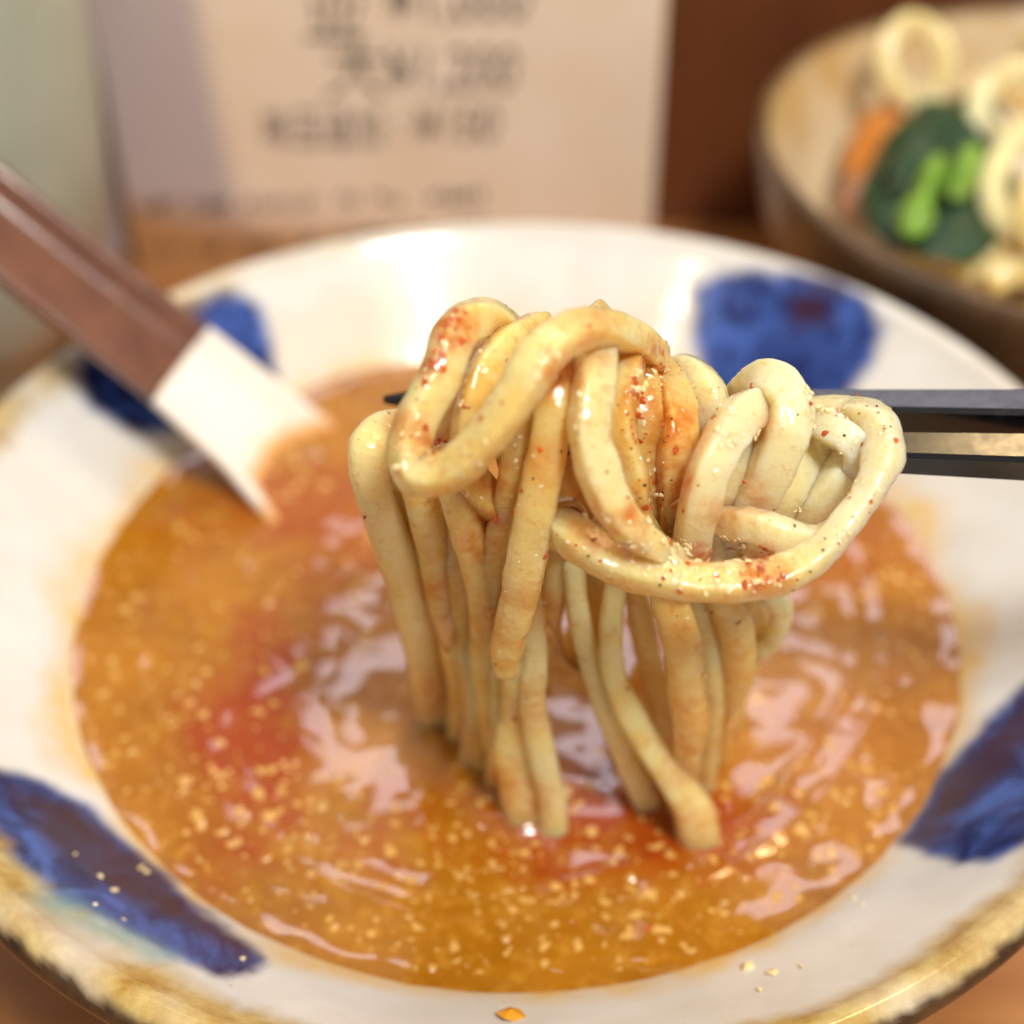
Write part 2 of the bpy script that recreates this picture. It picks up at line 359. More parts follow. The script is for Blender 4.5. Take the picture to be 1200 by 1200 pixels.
def ribbon(path, rings=None, seg=18, flat=.78, sq=4.2, wobble=.09, taper=(1., 1.), twist=0., roll=0.):
    """path rows: world x y z width(m).  Returns verts, faces, surface samples."""
    if rings is None: rings = max(24, len(path)*11)
    C = catmull(path, rings); P, Wd = C[:, :3], np.abs(C[:, 3])
    T = np.gradient(P, axis=0); T /= np.linalg.norm(T, axis=1)[:, None]+1e-12
    VV, smp = [], []; ph = random.uniform(0, 50)
    vw = CAM-P; vw /= np.linalg.norm(vw, axis=1)[:, None]
    SS = np.cross(T, vw)
    for k in range(1, rings):
        if SS[k]@SS[k-1] < 0: SS[k] = -SS[k]
    SS = SS*np.linalg.norm(SS, axis=1)[:, None]
    kk = np.arange(rings); G = np.exp(-((kk[:, None]-kk[None])/9.)**2); SS = G@SS
    for k in range(rings):
        s = SS[k]-T[k]*(SS[k]@T[k]); s /= np.linalg.norm(s)+1e-12
        nrm = np.cross(s, T[k])
        if twist or roll:
            a = roll+twist*(k/(rings-1)-.5); s, nrm = s*math.cos(a)+nrm*math.sin(a), nrm*math.cos(a)-s*math.sin(a)
        e = min(k, rings-1-k); cap = math.sqrt(max(0, 1-(1-min(1, (e+.15)/3.2))**2))
        tp = taper[0]+(taper[1]-taper[0])*k/(rings-1)
        w = Wd[k]*.5*cap*tp*(1+wobble*mnoise.noise(Vector((ph, k*.16, 0))))
        th = w*flat*(1+wobble*mnoise.noise(Vector((ph, k*.13, 7))))
        for j in range(seg):
            a = 2*math.pi*j/seg; ca, sa = math.cos(a), math.sin(a)
            x = math.copysign(abs(ca)**(2/sq), ca); y = math.copysign(abs(sa)**(2/sq), sa)
            bump = 1+.05*mnoise.noise(Vector((ph+j*.35, k*.28, 3)))+.03*mnoise.noise(Vector((ph+j*.9, k*.8, 9)))
            q = P[k]+(s*x*w+nrm*y*th)*bump; VV.append(q)
            d = s*x*th+nrm*y*w; smp.append((q, d/(np.linalg.norm(d)+1e-12)))
    FF = [(k*seg+j, k*seg+(j+1) % seg, (k+1)*seg+(j+1) % seg, (k+1)*seg+j) for k in range(rings-1) for j in range(seg)]
    FF += [tuple(range(seg))[::-1], tuple((rings-1)*seg+j for j in range(seg))]
    return VV, FF, smp
CLUMPS = [(760, 640, 30, 30, 2), (800, 655, 30, 34, 4), (850, 660, 30, 26, 3), (895, 668, 24, 8, 34), (690, 612, 24, 18, 2), (530, 388, 26, 14, 22), (500, 430, 22, 8, 12), (495, 520, 26, 12, 14), (865, 490, 30, 30, 1), (965, 478, 30, 30, 2), (760, 450, 24, 10, 18), (755, 500, 22, 8, 10), (898, 590, 14, 10, 2), (930, 592, 12, 10, 1), (640, 430, 26, 14, 3), (700, 470, 24, 12, 2)]
GROUP = 'noodles lifted out of the soup with chopsticks'
def noodle(pts, mat, label, flat=.80, crumb=.5, taper=(1, 1), twist=0., sq=3.6, group=GROUP):
    """pts: (pixel x, pixel y, world y in mm, width in pixels)"""
    path = []
    for px, py, Y, w in pts:
        p = ony(px, py, Y*.001); path.append((*p, w*(.90 if pts[-1][1] > 760 else .97)*depth(p)/F))
    if max(p[1] for p in pts) > 760: sq, flat = 2.7, .88                        # soaked hanging strands are rounder
    jit = random.uniform(0, 99); roll = 0.
    if sq > 3:                                                                # square cut strands, turned so that an edge shows
        roll = random.uniform(.32, .58)*(1 if random.random() < .75 else -1); sq, wk = 5.5, .87
        if flat > .7: flat = .86
        else: roll *= .4; wk = .95
        path = [(*p[:3], p[3]*wk) for p in path]
    path = [(p[0]+.0007*mnoise.noise(Vector((jit, i*.9, 0))), p[1], p[2], p[3]*(1+.12*mnoise.noise(Vector((jit, i*.7, 5))))) for i, p in enumerate(path)]
    VV, FF, smp = ribbon(path, flat=flat, taper=taper, twist=twist, sq=sq, roll=roll, seg=24)
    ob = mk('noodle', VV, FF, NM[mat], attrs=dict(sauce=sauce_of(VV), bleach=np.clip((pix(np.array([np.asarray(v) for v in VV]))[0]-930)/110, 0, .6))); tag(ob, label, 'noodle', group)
    if crumb > 0:
        up = np.array([0, -.45, .9]); A, B, Cc = [], [], []
        n = int(crumb*len(smp)*.26)
        for _ in range(n):
            q, nn = random.choice(smp); f = float(nn@up)
            if f < .15: continue
            if .5+mnoise.noise(Vector(q)*190)*1.3+.5*(f-.6) < random.random(): continue
            t = np.array([random.gauss(0, .0004) for _ in range(3)]); q = q+t-nn*float(t@nn)
            u = random.random()
            if u < .74: A.append((q-nn*.00004, nn, .00010+.00038*random.random()**3, .32))
            elif u < .91: B.append((q, nn, .00014+.00042*random.random()**2, .22))
            else: Cc.append((q, nn, .00010+.00016*random.random(), .5))
        for cx, cy, rad, na, nb in CLUMPS:
            near = [(q, nn) for q, nn in smp if nn@(CAM-q) > 0 and math.hypot(*(np.array(pix(q))-(cx, cy))) < rad]
            if len(near) < 4: continue
            for lst, m, r0, r1, fl in ((A, na*.9, .00012, .00055, .34), (B, nb*1.2, .00015, .0005, .22)):
                for _ in range(int(m*min(1, len(near)/40))):
                    q, nn = random.choice(near); t = np.array([random.gauss(0, .0004) for _ in range(3)])
                    lst.append((q+t-nn*float(t@nn), nn, r0+r1*random.random()**2.2, fl))
        crumbs('sesame_crumb', A, m_sesame_pale, ob); crumbs('chilli_flake', B, m_chilli, ob); crumbs('pepper_speck', Cc, m_pepper, ob)
    return ob
# ---- front loops
noodle([(605, 395, -38, 40), (572, 372, -44, 46), (538, 388, -52, 50), (515, 440, -58, 52), (493, 490, -62, 52), (476, 528, -65, 52), (490, 556, -67.5, 50), (527, 552, -69, 52), (567, 512, -69, 54), (608, 458, -67, 55), (645, 408, -63, 54), (690, 384, -56, 50), (740, 396, -48, 48), (778, 425, -40, 44)],
       'gold', 'golden noodle bent into a U with its right arm arching over the top', crumb=.55)
noodle([(706, 372, -38, 48), (700, 386, -46, 52), (697, 410, -53, 53), (694, 452, -59, 52), (692, 505, -64, 50), (703, 562, -67, 54), (727, 603, -69, 50), (758, 636, -69, 42), (800, 664, -66, 36)],
       'pale', 'pale noodle running straight down the middle then sliding behind the wide bottom loop', crumb=.55)
noodle([(606, 556, -54, 46), (640, 598, -60, 50), (680, 634, -66, 52), (735, 664, -69, 54), (800, 680, -71, 52), (862, 682, -71, 52), (918, 672, -70, 50), (960, 648, -68, 44), (992, 612, -65, 38), (1020, 574, -61, 40), (1036, 534, -57, 50), (1028, 502, -52, 60), (998, 492, -47, 58), (955, 488, -43, 50), (915, 492, -40, 44)],
       'gold', 'widest noodle slung low in a long curve that wraps round the chopsticks', crumb=1.1)
noodle([(668, 396, -45, 44), (652, 428, -53, 48), (648, 470, -58, 50), (640, 530, -61, 52), (630, 590, -63, 54), (618, 650, -64, 54), (606, 708, -63, 50), (597, 760, -61, 40), (592, 792, -60, 28)],
       'wet', 'flat translucent noodle hanging straight with a cut tapering end under the arch', flat=.5, crumb=.4)
noodle([(728, 418, -36, 40), (748, 432, -44, 42), (756, 480, -51, 42), (757, 540, -54, 42), (764, 600, -55, 42), (770, 660, -54, 40)],
       'sauce', 'sauce covered noodle squeezed between the middle strand and the white arch', crumb=.9)
noodle([(912, 500, -38, 50), (896, 478, -45, 54), (866, 490, -54, 56), (834, 545, -61, 56), (818, 600, -63, 54), (812, 650, -61, 50), (812, 690, -57, 48)],
       'white', 'pale noodle arched forward with frothy crumbs along its back', crumb=.75)
noodle([(858, 512, -36, 52), (872, 468, -42, 54), (900, 448, -46, 56), (924, 474, -51, 58), (917, 522, -55, 60), (894, 568, -56, 58), (868, 610, -55, 52), (850, 650, -50, 46)],
       'white', 'pale noodle with the highest peak in front of the dark chopstick', crumb=.35)
noodle([(765, 470, -30, 48), (790, 440, -36, 50), (814, 446, -42, 54), (832, 490, -47, 54), (842, 540, -48, 48), (850, 590, -46, 44)],
       'white', 'short pale noodle with a squared bend rising left of the twin arches', crumb=.25)
noodle([(915, 520, -42, 38), (945, 492, -48, 42), (982, 506, -53, 44), (1003, 530, -55, 40), (990, 566, -54, 40), (955, 600, -52, 44), (925, 632, -50, 42), (905, 670, -48, 40)],
       'white', 'pale noodle curling down inside the right hand loop', crumb=.4, flat=.6)
noodle([(962, 500, -42, 46), (948, 540, -51, 50), (915, 590, -55, 52), (884, 645, -53, 48), (860, 720, -44, 46)],
       'pale', 'shaded noodle slanting behind the right hand loop', crumb=.1)
noodle([(815, 585, -52, 38), (845, 608, -58, 42), (885, 616, -62, 46), (920, 628, -64, 44), (955, 634, -63, 40), (985, 618, -60, 32)],
       'white', 'short glossy noodle lying across the mouth of the right hand loop', crumb=.35)
noodle([(640, 380, -36, 42), (602, 398, -46, 46), (575, 432, -53, 46), (556, 474, -57, 46), (545, 515, -58, 46), (552, 560, -57, 44), (590, 596, -56, 46), (632, 616, -54, 44), (680, 640, -50, 40)],
       'sauce', 'noodle tucked inside the golden U shaped strand', crumb=.5)
noodle([(735, 415, -30, 44), (772, 440, -40, 48), (794, 490, -51, 50), (790, 550, -55, 50), (790, 620, -54, 50), (800, 680, -50, 48)],
       'sauce', 'orange stained noodle deep between the middle strand and the white arch', crumb=.8)
noodle([(700, 402, -34, 46), (716, 450, -42, 48), (728, 510, -47, 50), (724, 570, -48, 50), (712, 640, -47, 48), (700, 700, -45, 44), (690, 742, -44, 44), (684, 766, -44, 34)],
       'gold', 'golden noodle with a blunt end showing in the gap under the wide loop', crumb=.3)
noodle([(560, 395, -36, 44), (560, 440, -45, 46), (585, 500, -50, 48), (606, 556, -52, 48), (600, 620, -50, 46), (590, 690, -46, 44), (580, 780, -42, 42)],
       'wet', 'sauce wet noodle hidden mostly behind the flat translucent strand', crumb=.3)
# ---- filling strands deep in the bundle
noodle([(520, 420, -30, 44), (530, 470, -38, 48), (522, 540, -44, 50), (530, 610, -45, 48), (545, 690, -42, 46), (556, 770, -38, 44), (560, 850, -32, 42)], 'sauce', 'orange stained noodle deep behind the slim hanging strand', crumb=.3)
noodle([(660, 420, -26, 46), (670, 480, -34, 50), (668, 550, -40, 50), (676, 620, -42, 48), (690, 660, -42, 46)], 'sauce', 'orange stained noodle deep behind the flat translucent strand', crumb=.4)
noodle([(800, 470, -22, 50), (770, 520, -30, 52), (748, 580, -36, 52), (760, 640, -38, 50), (800, 700, -38, 46), (826, 760, -36, 42), (830, 830, -32, 40)], 'sauce', 'orange stained noodle slanting deep behind the middle strand', crumb=.4)
noodle([(880, 470, -24, 48), (862, 530, -32, 50), (850, 590, -38, 50), (856, 640, -40, 48), (880, 690, -40, 44)], 'gold', 'golden noodle deep behind the twin pale arches', crumb=.2)
noodle([(985, 488, -40, 46), (1000, 520, -49, 48), (985, 560, -54, 50), (950, 596, -55, 50), (915, 640, -52, 46)], 'pale', 'shaded noodle lining the hollow of the right hand loop', crumb=.1)
noodle([(908, 462, -40, 44), (884, 515, -50, 48), (856, 570, -55, 48), (838, 625, -53, 46), (834, 670, -50, 42)], 'pale', 'pale noodle showing in the slit between the twin arches', crumb=.1)
noodle([(745, 405, -40, 36), (735, 440, -52, 40), (728, 500, -58, 40), (738, 560, -60, 40), (752, 610, -60, 38), (775, 655, -58, 36)], 'sauce', 'narrow stained noodle hugging the right side of the middle strand', crumb=.6)
noodle([(618, 400, -40, 34), (610, 470, -54, 36), (604, 530, -58, 36), (592, 590, -58, 36), (580, 650, -55, 34), (572, 720, -51, 32), (566, 790, -47, 30)], 'wet', 'narrow noodle hugging the flat translucent strand', crumb=.4)
# ---- hanging strands, left
noodle([(500, 500, -34, 42), (458, 500, -42, 46), (432, 520, -49, 52), (434, 562, -51, 52), (454, 618, -50, 52), (474, 680, -47, 50), (488, 745, -42, 46), (500, 800, -36, 40), (508, 850, -29, 38)],
       'pale', 'outermost noodle on the side of the spoon with a rounded shoulder', crumb=.3)
noodle([(470, 500, -44, 44), (486, 560, -52, 46), (502, 630, -51, 44), (520, 700, -47, 42), (536, 765, -43, 42), (544, 825, -38, 42), (538, 885, -33, 40), (528, 925, -31, 36)],
       'wet', 'slim noodle hanging second from the rounded shoulder strand', crumb=.25)
noodle([(512, 520, -52, 44), (534, 580, -56, 48), (552, 640, -55, 48), (564, 700, -52, 40), (570, 760, -49, 40), (578, 830, -46, 44), (586, 900, -43, 44), (596, 960, -41, 40)],
       'wet', 'knobbly noodle hanging between the slim strand and the flat translucent one', crumb=.3)
noodle([(600, 700, -54, 40), (606, 780, -55, 42), (606, 830, -53, 48), (604, 880, -52, 54), (612, 935, -52, 54), (620, 985, -52, 52), (624, 1030, -52, 50)],
       'gold', 'noodle below the flat translucent strand dipping furthest into the soup', crumb=.25)
noodle([(536, 780, -40, 36), (548, 850, -36, 40), (572, 910, -38, 44), (590, 960, -39, 42)],
       'gold', 'noodle end bent sideways at the soup surface behind the knobbly strand', crumb=.15)
noodle([(470, 540, -46, 34), (478, 610, -46, 36), (492, 680, -42, 34), (508, 740, -37, 34), (520, 800, -32, 34), (514, 850, -28, 34), (500, 900, -24, 32)], 'wet', 'narrow noodle splaying towards the spoon beside the rounded shoulder strand', crumb=.2)
noodle([(545, 690, -47, 30), (556, 760, -46, 33), (562, 820, -44, 36), (552, 880, -41, 36), (544, 940, -39, 34)], 'pale', 'narrow pale noodle twisting in front of the bent noodle end', crumb=.2)
noodle([(586, 770, -50, 26), (590, 830, -49, 32), (588, 890, -47, 36), (582, 945, -45, 36), (580, 1000, -45, 34)], 'gold', 'narrow golden noodle between the knobbly strand and the furthest dipping one', crumb=.2)
noodle([(450, 560, -46, 34), (464, 640, -44, 36), (484, 720, -40, 36), (504, 780, -35, 36), (524, 840, -31, 36), (530, 890, -28, 34)], 'gold', 'narrow golden noodle tucked behind the rounded shoulder strand', crumb=.2)
noodle([(520, 600, -50, 32), (536, 680, -49, 34), (550, 750, -46, 34), (556, 820, -43, 36), (566, 880, -42, 38), (576, 940, -41, 38), (580, 980, -41, 36)], 'wet', 'narrow noodle woven between the slim and knobbly strands', crumb=.25)
noodle([(622, 690, -57, 30), (626, 760, -57, 32), (622, 820, -56, 34), (632, 880, -55, 38), (644, 935, -54, 42), (650, 985, -54, 42)], 'pale', 'narrow pale noodle leaning out beside the furthest dipping one', crumb=.2)
# ---- hanging strands, right
noodle([(662, 620, -50, 34), (652, 680, -50, 34), (644, 735, -48, 34), (656, 774, -46, 34), (692, 794, -45, 34), (722, 806, -44, 32)],
       'wet', 'thin translucent noodle bending sideways at its lower end', crumb=.2)
noodle([(735, 620, -52, 34), (722, 690, -53, 32), (716, 745, -54, 30), (724, 800, -54, 34), (752, 862, -54, 40), (788, 912, -55, 46), (812, 948, -56, 52), (822, 990, -56, 52), (826, 1030, -56, 50)],
       'gold', 'noodle sweeping outward to a thick foot in the soup', crumb=.25)
noodle([(770, 660, -54, 48), (784, 705, -57, 52), (800, 755, -58, 50), (806, 805, -57, 48), (810, 850, -56, 46), (802, 892, -53, 40), (798, 940, -50, 38), (796, 985, -48, 36)],
       'wet', 'thick speckled noodle hanging straight under the wide loop', crumb=.5)
noodle([(828, 650, -50, 46), (846, 700, -52, 48), (862, 742, -51, 50), (860, 790, -48, 50), (846, 836, -44, 44), (836, 890, -38, 40)],
       'wet', 'rough edged noodle hanging beside the thick speckled strand', crumb=.6)
noodle([(880, 650, -48, 32), (900, 690, -48, 34), (916, 715, -46, 32), (906, 748, -44, 30), (884, 768, -42, 26)],
       'white', 'greyish translucent noodle tip curling out under the wide loop', crumb=.1, flat=.6)
noodle([(776, 770, -40, 26), (754, 784, -40, 26), (748, 820, -36, 28), (768, 862, -32, 32), (800, 900, -30, 36)],
       'wet', 'thin noodle bowed behind the sweeping strand', crumb=.1)
noodle([(668, 985, -40, 44), (712, 930, -36, 50), (762, 905, -33, 50), (806, 900, -32, 46), (840, 930, -34, 40)],
       'wet', 'noodle lying half sunk in the soup between the hanging strands', crumb=.1, group='noodles half sunk in the soup')

noodle([(704, 630, -44, 30), (692, 700, -42, 32), (672, 760, -40, 32), (664, 806, -38, 30)], 'wet', 'narrow shaded noodle crossing behind the thin translucent one', crumb=.15)
noodle([(742, 680, -47, 30), (756, 750, -47, 32), (772, 810, -45, 34), (778, 860, -42, 34), (772, 925, -39, 32), (768, 970, -38, 30)], 'wet', 'narrow noodle between the sweeping strand and the thick speckled one', crumb=.2)
noodle([(868, 680, -43, 30), (886, 730, -41, 32), (876, 780, -38, 32), (858, 835, -33, 30), (850, 880, -30, 28)], 'pale', 'narrow pale noodle outside the rough edged strand', crumb=.25)

noodle([(812, 690, -52, 32), (828, 760, -52, 34), (832, 830, -49, 36), (826, 890, -46, 36), (820, 940, -44, 34)], 'gold', 'narrow golden noodle between the thick speckled and rough edged strands', crumb=.3)
noodle([(672, 650, -52, 30), (676, 720, -52, 30), (690, 780, -52, 30), (712, 840, -51, 32), (738, 895, -50, 34), (756, 940, -49, 34), (764, 980, -49, 32)], 'pale', 'narrow pale noodle running beside the sweeping strand into the soup', crumb=.2)
# ---- soup clinging between the strands
m_film = Mat('soup_film')
film = m_film.set(Base_Color=m_film.mix(m_film.ramp(m_film.noise(300, 4), [(.3, 0), (.7, 1)]), (.60, .24, .02), (.74, .42, .12)), Roughness=.25, Normal=m_film.bump(m_film.noise(350, 4), .3, .001), Subsurface_Weight=.6, Subsurface_Radius=(.004, .002, .0008), Transmission_Weight=.25, Coat_Weight=1., Coat_Roughness=.04)
def soup_film(outline, Y, label):
    P = np.array([ony(x, y, Y*.001) for x, y in outline]); cen = P.mean(0); n = len(outline)*5
    ring = catmull(np.vstack([P, P[:1]]), n+1)[:-1]; VV, FF = [], []; K = 8
    for sd in (-1, 1):
        for k in range(K):
            f = 1-k/(K-.6)
            for q in ring:
                p = cen+(q-cen)*f; VV.append(p+np.array([0, sd*.0007*(.55+.6*f*f)+.0004*mnoise.noise(Vector(p)*300), 0]))
    for sd in range(2):
        for k in range(K-1):
            for j in range(n): FF.append((sd*K*n+k*n+j, sd*K*n+k*n+(j+1) % n, sd*K*n+(k+1)*n+(j+1) % n, sd*K*n+(k+1)*n+j))
        FF.append(tuple(sd*K*n+(K-1)*n+j for j in range(n)))
    for j in range(n): FF.append((j, (j+1) % n, K*n+(j+1) % n, K*n+j))
    tag(mk('soup_film', VV, FF, film), label, 'soup film', 'soup clinging between the noodles')
soup_film([(600, 760), (640, 730), (665, 775), (715, 800), (722, 826), (680, 812), (640, 812), (610, 840), (594, 815)], -50, 'orange film of soup stretched under the cut end of the flat translucent noodle')
soup_film([(570, 590), (592, 585), (600, 640), (588, 700), (570, 720), (562, 650)], -53, 'orange film of soup in the gap left of the flat translucent noodle')
soup_film([(775, 590), (806, 585), (812, 640), (800, 662), (772, 650)], -57, 'orange film of soup pooled behind the foot of the pale arched noodle')
soup_film([(500, 640), (520, 640), (532, 700), (528, 760), (514, 740)], -48, 'orange film of soup between the slim and knobbly hanging noodles')
soup_film([(652, 590), (676, 588), (690, 612), (672, 628), (652, 615)], -61, 'orange film of soup where the middle noodle meets the wide loop')

# ================================================================== CHOPSTICKS
m_lac = Mat('black_lacquer')
n = m_lac.noise(500, 3)
lac = m_lac.set(Base_Color=(.004, .004, .005), Roughness=m_lac.ramp(n, [(.3, .16), (.7, .24)]), Normal=m_lac.bump(m_lac.noise(250, 2), .03, .0005), Specular_IOR_Level=.6)
def chopstick(tip, through, length, s0, s1, label, roll=0.):
    tip, through = np.array(tip), np.array(through); t = (through-tip)/np.linalg.norm(through-tip)
    u = np.array([0, 0, 1.]); s = np.cross(t, u); s /= np.linalg.norm(s); u = np.cross(s, t); s, u = s*math.cos(roll)+u*math.sin(roll), u*math.cos(roll)-s*math.sin(roll)
    VV, FF = [], []; R = 40; ch = .12
    sec = [(-1, -1+ch*2), (-1+ch*2, -1), (1-ch*2, -1), (1, -1+ch*2), (1, 1-ch*2), (1-ch*2, 1), (-1+ch*2, 1), (-1, 1-ch*2)]
    for k in range(R):
        f = (k/(R-1))**1.15; cap = math.sqrt(max(0, 1-(1-min(1, (k+.25)/3))**2)) if k < 3 else (1 if k < R-1 else .85)
        w = (s0+(s1-s0)*min(1, f*1.15))*.5*cap; q = tip+t*length*f
        for a, b in sec: VV.append(q+s*a*w+u*b*w)
    m = len(sec)
    FF = [(k*m+j, k*m+(j+1) % m, (k+1)*m+(j+1) % m, (k+1)*m+j) for k in range(R-1) for j in range(m)]+[tuple(range(m)), tuple((R-1)*m+j for j in range(m))]
    ob = mk('chopstick', VV, FF, lac, smooth=False); tag(ob, label, 'chopstick', 'pair of black chopsticks')
CHOP_ROLL = math.radians(-14)
chopstick(ony(450, 468, -.024), ony(1130, 484, -.038), .228, .0024, .0094, 'black lacquered chopstick on the far side with its tip poking out of the noodles', math.radians(-4))
chopstick(ony(560, 514, -.042), ony(1130, 533, -.047), .228, .0026, .0096, 'black lacquered chopstick on the near side with its tip buried in the noodles', CHOP_ROLL)

# ================================================================== SPOON
m_br = Mat('brown_glaze'); nb = m_br.noise(120, 4)
brown = m_br.set(Base_Color=m_br.mix(m_br.ramp(nb, [(.3, 0), (.7, 1)]), (.11, .038, .019), (.175, .066, .034)), Roughness=.2, Coat_Weight=1., Coat_Roughness=.06, Normal=m_br.bump(nb, .08, .001))
m_wh = Mat('ivory_glaze'); nw = m_wh.noise(80, 3)
ivory = m_wh.set(Base_Color=m_wh.mix(m_wh.math('MULTIPLY', m_wh.attr('wet'), .9), m_wh.mix(nw, (.84, .80, .73), (.80, .75, .67)), (.72, .33, .05)), Roughness=.2, Coat_Weight=.4, Coat_Roughness=.08)
A0 = onz(338, 548, SOUP_Z); A1 = onz(150, 402, .0808)
AX = (A1-A0); LA = np.linalg.norm(AX); AX /= LA
SD = np.cross(AX, [0, 0, 1]); SD /= np.linalg.norm(SD); SD = -SD if SD[0] < 0 else SD
NN = np.cross(SD, AX); NN = -NN if NN[2] < 0 else NN
joint = float(((onz(203, 437, .073)-A0) @ AX))
def spoon_section(t):
    """half width, wall height, floor drop, lengthwise bend at distance t along the axis (0 at the soup line)"""
    ts = np.array([-.060, -.054, -.042, -.026, -.010, 0, .012, .03, .06, .10, .135, .15, .155])
    hw = np.interp(t, ts, [.004, .011, .0185, .0215, .0185, .0158, .0136, .0122, .0116, .0112, .0108, .009, .005])
    wh = np.interp(t, ts, [.010, .011, .0120, .0120, .0085, .0072, .0068, .0066, .0064, .0062, .0058, .003, .001])
    bend = np.interp(t, ts, [-.002, -.008, -.0115, -.0115, -.0065, -.0036, -.0014, 0, 0, .0008, .003, .0045, .005])
    return hw, wh, bend
def spoon_mesh(t0, t1, n, caps):
    us = np.linspace(-1, 1, 25); th = .0026; VV = []
    for k in range(n):
        t = t0+(t1-t0)*k/(n-1); hw, wh, bend = spoon_section(t); base = A0+AX*t+NN*bend
        for u in us:
            VV.append(base+SD*u*hw+NN*(wh*abs(u)**(2.6+2*min(1, max(0, t/.03)))))
        for u in us[::-1]:
            VV.append(base+SD*u*(hw+th*.75)+NN*(wh*abs(u)**3.2-th*(1-.55*abs(u)**6)))
    m = 50
    FF = [(k*m+j, k*m+(j+1) % m, (k+1)*m+(j+1) % m, (k+1)*m+j) for k in range(n-1) for j in range(m)]
    for k in caps: FF.append(tuple(k*m+j for j in range(m)))
    return VV, FF
sroot = empty('soup_spoon', A0)
tag(sroot, 'ceramic soup spoon with brown channelled handle and ivory scoop leaning in the bowl', 'spoon')
adopt(mk('handle', *spoon_mesh(joint+.0001, .155, 46, [45]), brown), sroot)
sv, sf = spoon_mesh(-.060, joint, 70, [0])
wet = [min(1, max(0, 1-(v[2]-SOUP_Z-.0012+.0016*fbm(v, 220, 3))/.0030)) for v in sv]
adopt(mk('scoop', sv, sf, ivory, attrs=dict(wet=wet)), sroot)

# ================================================================== MENU CARD
CY = .2095
cl, cr, ctop = -.1222, .0438, .205
Mm = Mat('card_painted_reflections')
tc = Mm.n('ShaderNodeSeparateXYZ'); Mm.link(Mm.obj(), tc.inputs[0])
wob = Mm.math('MULTIPLY', Mm.math('SUBTRACT', Mm.noise(12, 2), .5), .01)
xx = Mm.math('ADD', tc.outputs[0], wob); zz = Mm.math('ADD', tc.outputs[2], wob)
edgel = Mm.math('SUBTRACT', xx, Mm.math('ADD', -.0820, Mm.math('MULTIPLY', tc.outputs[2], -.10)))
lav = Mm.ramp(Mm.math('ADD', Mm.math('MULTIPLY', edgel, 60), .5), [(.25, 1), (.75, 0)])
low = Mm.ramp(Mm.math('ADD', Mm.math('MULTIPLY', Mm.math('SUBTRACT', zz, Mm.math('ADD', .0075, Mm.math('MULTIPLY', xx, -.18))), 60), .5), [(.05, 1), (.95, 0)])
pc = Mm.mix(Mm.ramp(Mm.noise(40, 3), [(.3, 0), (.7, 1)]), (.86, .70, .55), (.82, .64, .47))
pc = Mm.mix(lav, pc, (.50, .41, .40))  # lavender reflection painted into the colour down the card's left side
pc = Mm.mix(low, pc, (.46, .23, .09))  # reflection of the brown table painted into the lower left
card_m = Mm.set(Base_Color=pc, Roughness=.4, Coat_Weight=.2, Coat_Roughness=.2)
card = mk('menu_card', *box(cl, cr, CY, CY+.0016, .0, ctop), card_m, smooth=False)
tag(card, 'beige menu card with handwritten prices standing behind the wide bowl', 'menu card')
ink = simple('ink', (.11, .085, .065), .5, .3)
def lettering(body, px, py, height, parent, width_px=None):
    cu = bpy.data.curves.new('lettering', 'FONT'); cu.body = body; cu.size = 1; cu.shear = .12; cu.offset = -.010; cu.resolution_u = 4; cu.extrude = .002
    ob = bpy.data.objects.new('lettering', cu); COL.objects.link(ob)
    dg = bpy.context.evaluated_depsgraph_get(); me = bpy.data.meshes.new_from_object(ob.evaluated_get(dg))
    bpy.data.objects.remove(ob); me.materials.clear(); me.materials.append(ink)
    o2 = bpy.data.objects.new('lettering', me); COL.objects.link(o2); o2.parent = parent
    p = ony(px, py, CY); sx = height
    if width_px:
        q = ony(px+width_px, py, CY); xs = [v.co.x for v in me.vertices]; sx = (q[0]-p[0])/max(1e-6, max(xs)-min(xs))
    o2.location = (p[0], CY-.0004, p[2]); o2.rotation_euler = (math.pi/2, 0, 0); o2.scale = (sx, height, .1)
    return o2
lettering('並', 352, 42, .0250, card, 76); lettering('¥1,000', 452, 22, .0200, card, 165)
lettering('大', 378, 108, .0215, card, 72); lettering('¥1,200', 452, 104, .0190, card, 150)
lettering('味玉追加', 306, 168, .0140, card, 140); lettering(': ¥150', 462, 164, .0165, card, 118)
def scribble(px0, px1, py0, py1, h, seed):      # rows of handwriting too small to read: short pen strokes
    r = random.Random(seed); VV, FF = [], []
    x = px0
    while x < px1:
        yb = py0+(py1-py0)*(x-px0)/(px1-px0)
        for _ in range(r.randint(2, 4)):
            a = ony(x+r.uniform(0, 9), yb-r.uniform(0, h), CY-.0004); bq = ony(x+r.uniform(0, 11), yb-r.uniform(0, h), CY-.0004)
            d = bq-a; L = np.linalg.norm(d)+1e-6; nn = np.array([-d[2], 0, d[0]])/L*.0006
            k = len(VV); VV += [a-nn, bq-nn, bq+nn, a+nn]; FF.append((k, k+1, k+2, k+3))
        x += r.uniform(10, 14) if r.random() < .86 else 30
    ob = mk('lettering', VV, FF, ink, card, smooth=False); return ob
scribble(168, 330, 250, 246, 16, 1); scribble(340, 470, 246, 240, 17, 2); scribble(498, 566, 240, 236, 16, 3)
scribble(175, 340, 300, 292, 14, 4); scribble(352, 560, 290, 270, 14, 5)

